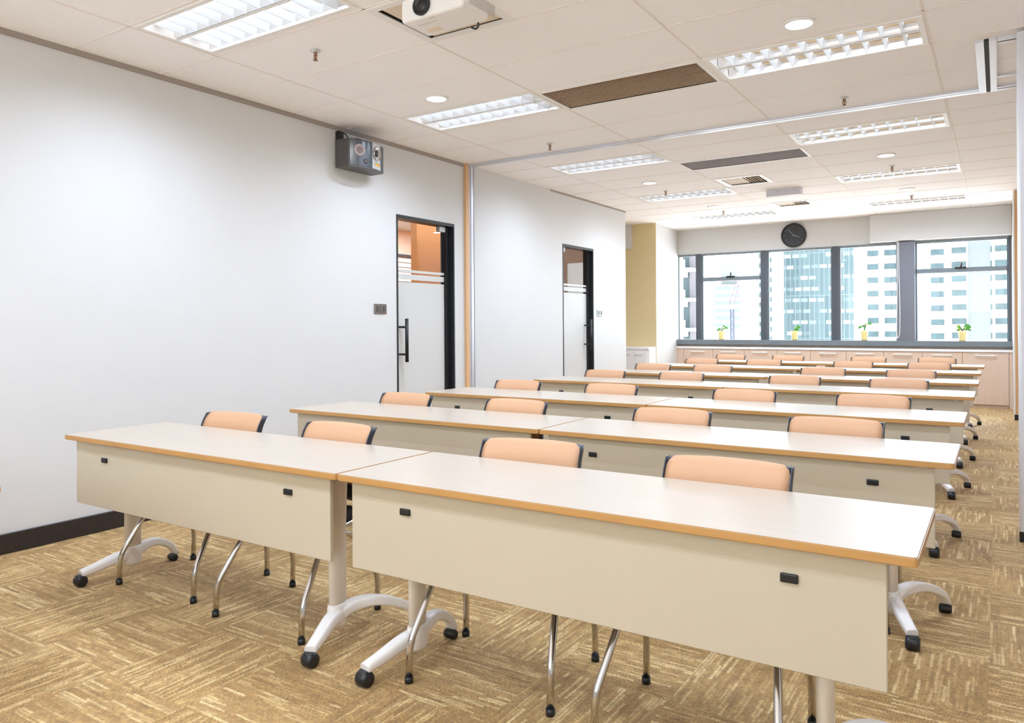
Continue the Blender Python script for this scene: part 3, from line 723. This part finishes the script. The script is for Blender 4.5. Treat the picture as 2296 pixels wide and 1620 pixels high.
# ------------------------------------------------------------------ training tables
TL, TD = 1.765, .525
def make_table():
    r = empty('training_table'); hl = TL/2
    b = MB(); b.prism(rrect(TL, TD, .012, 4), 'z', ZT-.0225, ZT)
    for v in b.bm.verts: v.co.y += TD/2
    es = [e for e in b.bm.edges if abs(e.verts[0].co.z-e.verts[1].co.z) < 1e-5]
    bmesh.ops.bevel(b.bm, geom=es, offset=.0025, segments=2, affect='EDGES')
    b.bm.normal_update()
    for f in b.bm.faces: f.material_index = 0 if abs(f.normal.z) > .3 else 1
    b.build('tabletop', [M['top'], M['edge']], r)
    b = MB(); b.box(-hl+.033, hl-.066, .040, .057, .377, ZT-.024, bev=.002, seg=1); pn = b.build('modesty_panel', M['panel'], r)
    for x in (-hl+.277, hl-.277):
        MB().box(x-.021, x+.021, .032, .042, .588, .610, bev=.003).build('latch', M['black'], pn)
    b = MB(); b.box(-hl+.05, -hl+.085, .034, .040, ZT-.030, ZT-.023); b.box(hl-.125, hl-.09, .034, .040, ZT-.030, ZT-.023); b.build('clip', M['white'], pn)
    b = MB(); b.box(-hl+.18, hl-.22, .24, .29, ZT-.07, ZT-.04); b.box(-hl+.1, hl-.1, .2, .33, ZT-.04, ZT-.0235); b.build('cross_beam', M['leg'], r)
    for sgn in (-1, 1):
        if sgn < 0: tip, col, rear = (-hl+.115, .012), (-hl+.150, .245), (-hl+.120, .49)
        else: tip, col, rear = (hl-.140, .012), (hl-.234, .238), (hl-.055, .505)
        # column: oval post that widens towards the top
        b = MB(); n = 20
        prof = [(.022*math.cos(2*PI*k/n), .041*math.sin(2*PI*k/n)) for k in range(n)]
        b.sweep([(col[0], col[1], z) for z in (.075, .30, .45, .60, ZT-.04)], prof, side=(1, 0, 0), scales=[(1, 1), (1, 1), (1, 1.06), (1.0, 1.25), (1.05, 1.5)])
        leg = b.build('leg', M['leg'], r)
        b = MB()   # collar
        b.sweep([(col[0], col[1], z) for z in (.050, .062, .118, .135, .140)], prof, side=(1, 0, 0), scales=[(1.1, .85), (1.38, 1.08), (1.42, 1.12), (1.32, 1.08), (1.08, 1.04)])
        # front arm: straight fall to the castor
        fp = bez([(col[0], col[1]+.02, .098), (col[0]*.7+tip[0]*.3, col[1]*.7+tip[1]*.3, .095), (col[0]*.3+tip[0]*.7, col[1]*.3+tip[1]*.7, .073), (tip[0], tip[1], .059)], 15)
        nn = len(fp); b.sweep(fp, rrect(.052, .046, .016), side=(1, 0, 0), scales=[(1.05-.25*i/(nn-1), 1.25-.55*i/(nn-1)) for i in range(nn)])
        # rear arm: a rising arch
        rp = bez([(col[0], col[1]-.01, .092), (col[0]*.8+rear[0]*.2, col[1]*.75+rear[1]*.25, .124), (col[0]*.45+rear[0]*.55, col[1]*.45+rear[1]*.55, .124), (col[0]*.12+rear[0]*.88, col[1]*.14+rear[1]*.86, .083), (rear[0], rear[1], .033)], 24)
        nn = len(rp); b.sweep(rp, rrect(.050, .044, .012), side=(1, 0, 0), scales=[(1.05-.35*i/(nn-1), 1.1-.5*i/(nn-1)) for i in range(nn)])
        b.build('foot', M['legw'], leg)
        for (cx, cy, top, rr) in ((tip[0], tip[1], .052, .0265), (rear[0]-.004*sgn, rear[1]-.018, .0, .0185)):
            b = MB(); b.lathe([(rr*.35, -.024), (rr*.85, -.024), (rr, -.016), (rr, .016), (rr*.85, .024), (rr*.35, .024)], c=(cx, cy, rr), axis='x', n=22)
            if top: b.cyl((cx, cy, rr+.008), .020, top-rr-.006, 'z', 16)
            b.build('castor', M['black'], leg)
    return r
tb = make_table()
tb['category'] = 'table'
rowname = ['nearest row', 'second row from the camera', 'third row from the camera', 'middle row, fourth of seven', 'fifth row from the camera', 'sixth row from the camera', 'last row before the windows']
XE = [(-3.718, -1.911, -1.905, -.148), (-3.65, -1.872, -1.868, -.135), (-3.645, -1.862, -1.856, -.149), (-3.60, -1.840, -1.834, -.142), (-3.60, -1.845, -1.838, -.142), (-3.60, -1.845, -1.838, -.150), (-3.60, -1.845, -1.838, -.142)]
first = True
for i, y in enumerate(ROWS):
    for s in (0, 1):
        xa, xb = XE[i][2*s], XE[i][2*s+1]
        o = tb if first else copy_tree(tb); first = False
        o.location = ((xa+xb)/2, y, 0); o.scale = ((xb-xa)/TL, 1, 1)
        tag(o, ('left' if s == 0 else 'right') + '-hand maple-topped training table in the ' + rowname[i], 'table', 'training tables')
o = copy_tree(tb); o.location = (-2.687-TL/2, 1.13-TD, 0); o.scale = (1, 1, 1)
tag(o, 'table of which only a corner shows at the left edge, near the white wall', 'table', 'training tables')

# ------------------------------------------------------------------ chairs
def backprofile(z):
    P = [(.44, .228), (.50, .217), (.58, .213), (.65, .230), (.70, .242), (.735, .259), (.768, .288)]
    for (za, ya), (zb, yb) in zip(P, P[1:]):
        if z <= zb: t = (z-za)/(zb-za); return ya + (yb-ya)*t
    return P[-1][1]
def smoothprof(z): return (backprofile(max(.44, z-.02)) + 2*backprofile(z) + backprofile(min(.768, z+.02)))/4
def make_chair():
    r = empty('stacking_chair')
    # shell
    hw = .203; nu, nv = 14, 18
    def grid(zlo, zhi, hw, front, corner, crown, bulge, thick, name, m):
        b = MB(); F, B = [], []
        for j in range(nv+1):
            t = j/nv; rowF, rowB = [], []
            for i in range(nu+1):
                u = -1 + 2*i/nu
                # rounded upper and lower corners by pulling the rim in
                e = abs(2*t-1)
                wx = hw - corner*(max(0, e-.72)/.28)**2.6
                zz = zlo + (zhi-zlo)*t - crown*(abs(u)**3)*t
                x = u*wx; y = smoothprof(min(.768, max(.44, zz))) - .022*(u*u) + front
                bl = bulge*(1-abs(u)**6)*(1-e**6)
                rowF.append(b.bm.verts.new((x, y-bl, zz))); rowB.append(b.bm.verts.new((x, y+thick, zz)))
            F.append(rowF); B.append(rowB)
        for j in range(nv):
            for i in range(nu):
                f = b.bm.faces.new((F[j][i], F[j][i+1], F[j+1][i+1], F[j+1][i])); f.smooth = True
                f = b.bm.faces.new((B[j][i], B[j+1][i], B[j+1][i+1], B[j][i+1])); f.smooth = True
        for j in range(nv):
            for i in (0, nu):
                f = b.bm.faces.new((F[j][i], F[j+1][i], B[j+1][i], B[j][i])); f.smooth = False
        for i in range(nu):
            for j in (0, nv):
                b.bm.faces.new((F[j][i], F[j][i+1], B[j][i+1], B[j][i]))
        return b.build(name, m, r)
    bk = grid(.44, .764, .2025, .0, .006, .004, .0, .022, 'backrest', M['shell'])
    grid(.515, .7705, .1985, -.004, .022, .004, .016, .006, 'back_pad', M['peach'])
    # side flanges of the shell
    for sgn in (-1, 1):
        b = MB(); rings = []
        for k in range(16):     # a thin wing along each side, a little deeper towards the top
            z = .44 + .322*k/15; y = smoothprof(z) - .022; d = .005 + .008*k/15
            rings.append([b.bm.verts.new((sgn*u, y+v, z)) for u, v in ((.2005, -d), (.2035, -d), (.2050, -d+.003), (.2050, .018), (.2035, .021), (.2005, .021))])
        for A, B in zip(rings, rings[1:]):
            for k in range(6): f = b.bm.faces.new((A[k], A[(k+1) % 6], B[(k+1) % 6], B[k])); f.smooth = k not in (0, 4)
        b.bm.faces.new(rings[0]); b.bm.faces.new(rings[-1]); b.build('back_rim', M['shell'], r)
    # seat
    b = MB(); b.box(-.215, .215, -.205, .195, .392, .432, bev=.018, seg=4); b.build('seat', M['seat'], r)
    for sgn in (-1, 1):
        b = MB(); p = rounded_path([(sgn*.258, -.207, .010), (sgn*.256, -.200, .135), (sgn*.222, -.045, .372), (sgn*.205, .12, .385), (sgn*.19, .215, .425), (sgn*.185, .232, .56)], .032)
        b.tube(p, .0118, 12); lg = b.build('leg', M['chrome'], r)
        MB().cyl((sgn*.258, -.207, 0), .0145, .022, n=14).build('foot_cap', M['black'], lg)
        b = MB(); p = rounded_path([(sgn*.264, .208, .010), (sgn*.262, .212, .150), (sgn*.225, .10, .345), (sgn*.205, -.06, .382)], .05)
        b.tube(p, .0118, 12); lg = b.build('leg', M['chrome'], r)
        MB().cyl((sgn*.264, .208, 0), .0145, .022, n=14).build('foot_cap', M['black'], lg)
    b = MB(); b.tube([(-.21, -.06, .382), (.21, -.06, .382)], .010, 8); b.build('cross_bar', M['chrome'], r)
    return r
ch = make_chair(); first = True
XCH = [(-3.235, -2.49, -1.455, -.735), (-3.208, -2.367, -1.410, -.632), (-3.176, -2.371, -1.414, -.639), (-3.146, -2.389, -1.425, -.654), (-3.195, -2.521, -1.434, -.685), (-3.106, -2.348, -1.372, -.626), (-3.142, -2.373, -1.387, -.637)]
RZ0 = [4.5, 0.5, 8.0, 1.0]
pos = ['leftmost', 'second from left', 'third from left', 'rightmost']
rn = random.Random(11)
for i, y in enumerate(ROWS):
    for k in range(4):
        o = ch if first else copy_tree(ch); first = False
        rz = RZ0[k] if i == 0 else rn.uniform(-1.5, 1.5)
        o.location = (XCH[i][k], y + .332 + (.02 if i == 0 and k in (0, 2) else 0), 0); o.rotation_euler = (0, 0, math.radians(rz))
        tag(o, 'peach-backed chair, ' + pos[k] + ' of four in the ' + rowname[i], 'chair', 'peach-backed chairs behind the tables')

# ------------------------------------------------------------------ the city outside
def radial(x0, x1, Y, d, y0=0):   # footprint whose flanks run straight away from the room
    return lambda ox: [(x0-ox, y0), (x1-ox, y0), (x1*(Y+d)/Y-ox, y0+d), (x0*(Y+d)/Y-ox, y0+d)]
def scaled(x, z, s): return x*s, 1.21 + (z-1.21)*s
# white tower
S = 200/120; Y = 200
r = empty('white_tower', (0, Y, -60)); tag(r, 'white high-rise with rows of tinted windows outside the right-hand windows', 'building')
def bx(bmb, x0, x1, y0, y1, z0, z1, root): bmb.box(x0-root.location.x, x1-root.location.x, y0-root.location.y, y1-root.location.y, z0-root.location.z, z1-root.location.z); return bmb
b = MB(); bx(b, -17.86*S, 45, Y, Y+40, -60, 60, r); b.build('wall', M['concrete'], r)
b = MB(); b.cyl((-2.2*S, .4, 0), 1.35*S, 120, n=32); b.build('round_column', M['facadegrey'], r)
cols = [(-16.05, -14.57, 11.57), (-13.82, -12.21, 11.57), (-11.3, -9.7, 11.5), (-7.97, -6.34, 11.28), (-5.44, -3.70, 11.40), (-1.02, -.72, 11.35), (-.41, 1.13, 11.40)]
for x0, x1, zt in cols:
    for k in range(-2, 8):
        za = zt - 1.95*k; zb = za - .84
        xa, z1 = scaled(x0, za, S); xb, z0 = scaled(x1, zb, S)
        yy = Y-.12
        MB().box(xa, xb, -.12, .3, z0+60, z1+60).build('window', M['bwin'], r)
# glass tower
Y = 260; S = Y/90
r = empty('glass_tower', (-17*S, Y, -60)); tag(r, 'blue glass office tower with thin vertical mullions outside the middle windows', 'building')
b = MB(); b.prism(radial(-20.86*S, -11.5*S, Y, 40)(-17*S), 'z', 0, 130); b.build('curtain_wall', M['bglass'], r)
# slim white block with a column of small windows
Y = 230; S = Y/70
r = empty('slim_white_block', (-17.3*S, Y, -60)); tag(r, 'slim white block with small stacked windows left of the blue glass tower', 'building')
b = MB(); b.prism(radial(-18.75*S, -16.23*S, Y, 25)(-17.3*S), 'z', 0, 130); b.build('wall', M['concrete'], r)
for x0, x1, zt, n in ((-17.52, -17.26, 8.0, 12), (-18.42, -18.10, 7.55, 10)):
    for k in range(n):
        xa, z1 = scaled(x0, zt-.895*k, S); xb, z0 = scaled(x1, zt-.895*k-.45, S)
        MB().box(xa+17.3*S, xb+17.3*S, -.1, .3, z0+60, z1+60).build('window', M['bwin'], r)
# pale far block
Y = 420; S = Y/140
r = empty('pale_far_block', (-43*S, Y, -80)); tag(r, 'pale stepped far building behind the crane outside the second window', 'building')
b = MB(); b.prism(radial(-45.3*S, -40*S, Y, 40)(-43*S), 'z', 0, 80+1.21+7.2*S); b.prism(radial(-44.6*S, -41.6*S, Y, 20, 8)(-43*S), 'z', 0, 80+1.21+12.9*S); b.build('wall', M['pale'], r)
for k in range(6):
    z = 80+1.21+(6.2-1.4*k)*S
    for j in range(3):
        xa = (-45.0+43+1.65*j)*S; MB().box(xa, xa+1.3*S, -.2, .4, z, z+.55*S).build('window', M['palewin'], r)
# crane
Y = 180; S = Y/100
r = empty('tower_crane', (-29.9*S, Y, -50)); tag(r, 'thin pale tower crane with slanting jib outside the second window', 'crane')
mz = 50+1.21+(3.3-1.21)*S
b = MB(); w = .38*S
for dx in (-w/2, w/2):
    for dy in (0, w): b.tube([(dx, dy, 0), (dx, dy, mz)], .05*S, 6)
n = 60
for k in range(n):
    z0, z1 = mz*k/n, mz*(k+1)/n; s = 1 if k % 2 else -1
    b.tube([(-w/2*s, 0, z0), (w/2*s, 0, z1)], .03*S, 5); b.tube([(w/2*s, w, z0), (-w/2*s, w, z1)], .03*S, 5)
b.build('mast', M['crane'], r)
b = MB(); b.box(-.75*S, .45*S, -.3*S, .6*S, mz, mz+.35*S); b.box(-.2*S, .75*S, -.2*S, .5*S, mz-.25*S, mz); b.build('cab', M['concrete'], r)
b = MB(); tipp = Vector((1.6*S, 0, mz+6.2*S)); a0, a1 = Vector((-.35*S, 0, mz+.3*S)), Vector((.35*S, 0, mz+.3*S)); q0, q1 = tipp+Vector((-.1*S, 0, 0)), tipp+Vector((.1*S, 0, 0))
b.tube([a0, q0], .035*S, 6); b.tube([a1, q1], .035*S, 6)
for k in range(14):
    t0, t1 = k/14, (k+1)/14; b.tube([a0.lerp(q0, t0), a1.lerp(q1, t1)] if k % 2 else [a1.lerp(q1, t0), a0.lerp(q0, t1)], .022*S, 5)
b.build('jib', M['cranered'], r)
# balcony building at the far left
Y = 75; S = Y/25
r = empty('balcony_block', (-9.4*S, Y, -40)); tag(r, 'teal block with white stacked balconies outside the narrow leftmost window', 'building')
b = MB(); b.prism(radial(-9.4*S-8, -8.86*S, Y, 14)(-9.4*S), 'z', 0, 80); b.build('wall', M['teal'], r)
b = MB(); b.prism(radial(-8.86*S, -8.62*S, Y, 14, -.5)(-9.4*S), 'z', 0, 80); b.build('end_wall', M['pinkfac'], r)
for k in range(-3, 4):
    z = 40 + 1.21 + (2.96-1.21+.0-1.015*k)*S
    b = MB(); b.box(-6, (-8.86*.975+9.4)*S, -1.8, 0, z, z+.11*S); b.box(-6, (-9.09*.975+9.4)*S, -2.0, -1.8, z, z+.38*S); b.box(-6, (-9.10*.985+9.4)*S, -1.2, 0, z-.18*S, z); b.build('balcony', M['concrete'], r)

# ------------------------------------------------------------------ light
w = bpy.data.worlds.new('World'); bpy.context.scene.world = w; w.use_nodes = True
nt = w.node_tree; bg = nt.nodes['Background']
tc = nt.nodes.new('ShaderNodeTexCoord'); sp = nt.nodes.new('ShaderNodeSeparateXYZ'); rp = nt.nodes.new('ShaderNodeValToRGB')
nt.links.new(tc.outputs['Generated'], sp.inputs[0]); nt.links.new(sp.outputs['Z'], rp.inputs['Fac'])
rp.color_ramp.elements[0].color = (.93, .98, 1, 1); rp.color_ramp.elements[1].color = (.86, .95, 1, 1)
# glow below the horizon, made stronger and pinker to light the ceiling from beneath
mr = nt.nodes.new('ShaderNodeMapRange'); mr.inputs['From Min'].default_value = -.02; mr.inputs['From Max'].default_value = -.20; mr.inputs['To Min'].default_value = 5.5; mr.inputs['To Max'].default_value = 8.6
nt.links.new(sp.outputs['Z'], mr.inputs['Value']); nt.links.new(mr.outputs['Result'], bg.inputs['Strength'])
gm = nt.nodes.new('ShaderNodeMix'); gm.data_type = 'RGBA'; m2 = nt.nodes.new('ShaderNodeMapRange'); m2.inputs['From Min'].default_value = -.02; m2.inputs['From Max'].default_value = -.2
nt.links.new(sp.outputs['Z'], m2.inputs['Value']); nt.links.new(m2.outputs['Result'], gm.inputs[0]); nt.links.new(rp.outputs['Color'], gm.inputs[6]); gm.inputs[7].default_value = (.98, .95, .97, 1)
nt.links.new(gm.outputs[2], bg.inputs['Color'])
def area(name, loc, sx, sy, e, col, rot=(0, 0, 0)):
    ld = bpy.data.lights.new(name, 'AREA'); ld.shape = 'RECTANGLE'; ld.size = sx; ld.size_y = sy; ld.energy = e; ld.color = col
    o = bpy.data.objects.new(name, ld); C.objects.link(o); o.location = loc; o.rotation_euler = rot; return o
sd = bpy.data.lights.new('sun', 'SUN'); sd.energy = 3.5; sd.angle = math.radians(14); sd.color = (.90, .96, 1.0)
so = bpy.data.objects.new('sun', sd); C.objects.link(so); so.rotation_euler = Vector((-.10, -.80, -.56)).to_track_quat('-Z', 'Y').to_euler()
area('corridor_fill', (-5.4, 6.3, 2.88), .6, 5, 95, (.90, .97, 1.05))  # unseen area lights, added to brighten the corridor behind the doors
area('corridor_fill', (-7.8, 8.6, 2.88), .8, 4, 150, (.90, .97, 1.05))
area('corridor_fill', (-6.0, 11.4, 2.88), .3, 2.4, 45, (.90, .97, 1.05))

# ------------------------------------------------------------------ camera
cam = bpy.data.cameras.new('camera'); co = bpy.data.objects.new('camera', cam); C.objects.link(co)
yaw, roll = .5753, -.0062
f = Vector((-math.sin(yaw), math.cos(yaw), 0)); rg = Vector((math.cos(yaw), math.sin(yaw), 0)); up = Vector((0, 0, 1))
c, s = math.cos(roll), math.sin(roll)
R0, U0 = c*rg + s*up, -s*rg + c*up
co.matrix_world = Matrix(((R0.x, U0.x, -f.x, 0), (R0.y, U0.y, -f.y, 0), (R0.z, U0.z, -f.z, 1.21), (0, 0, 0, 1)))
cam.sensor_width = 36; cam.lens = 36*1683.5/2296; cam.shift_y = -(810-726.4)/2296; cam.clip_end = 2000; cam.clip_start = .05
sc = bpy.context.scene; sc.camera = co
sc.view_settings.view_transform = 'Standard'; sc.view_settings.look = 'None'; sc.view_settings.gamma = 1; sc.view_settings.use_curve_mapping = False
sc.view_settings.exposure = 0.13
sc.cycles.max_bounces = 14; sc.cycles.diffuse_bounces = 12; sc.cycles.glossy_bounces = 4; sc.cycles.transparent_max_bounces = 12
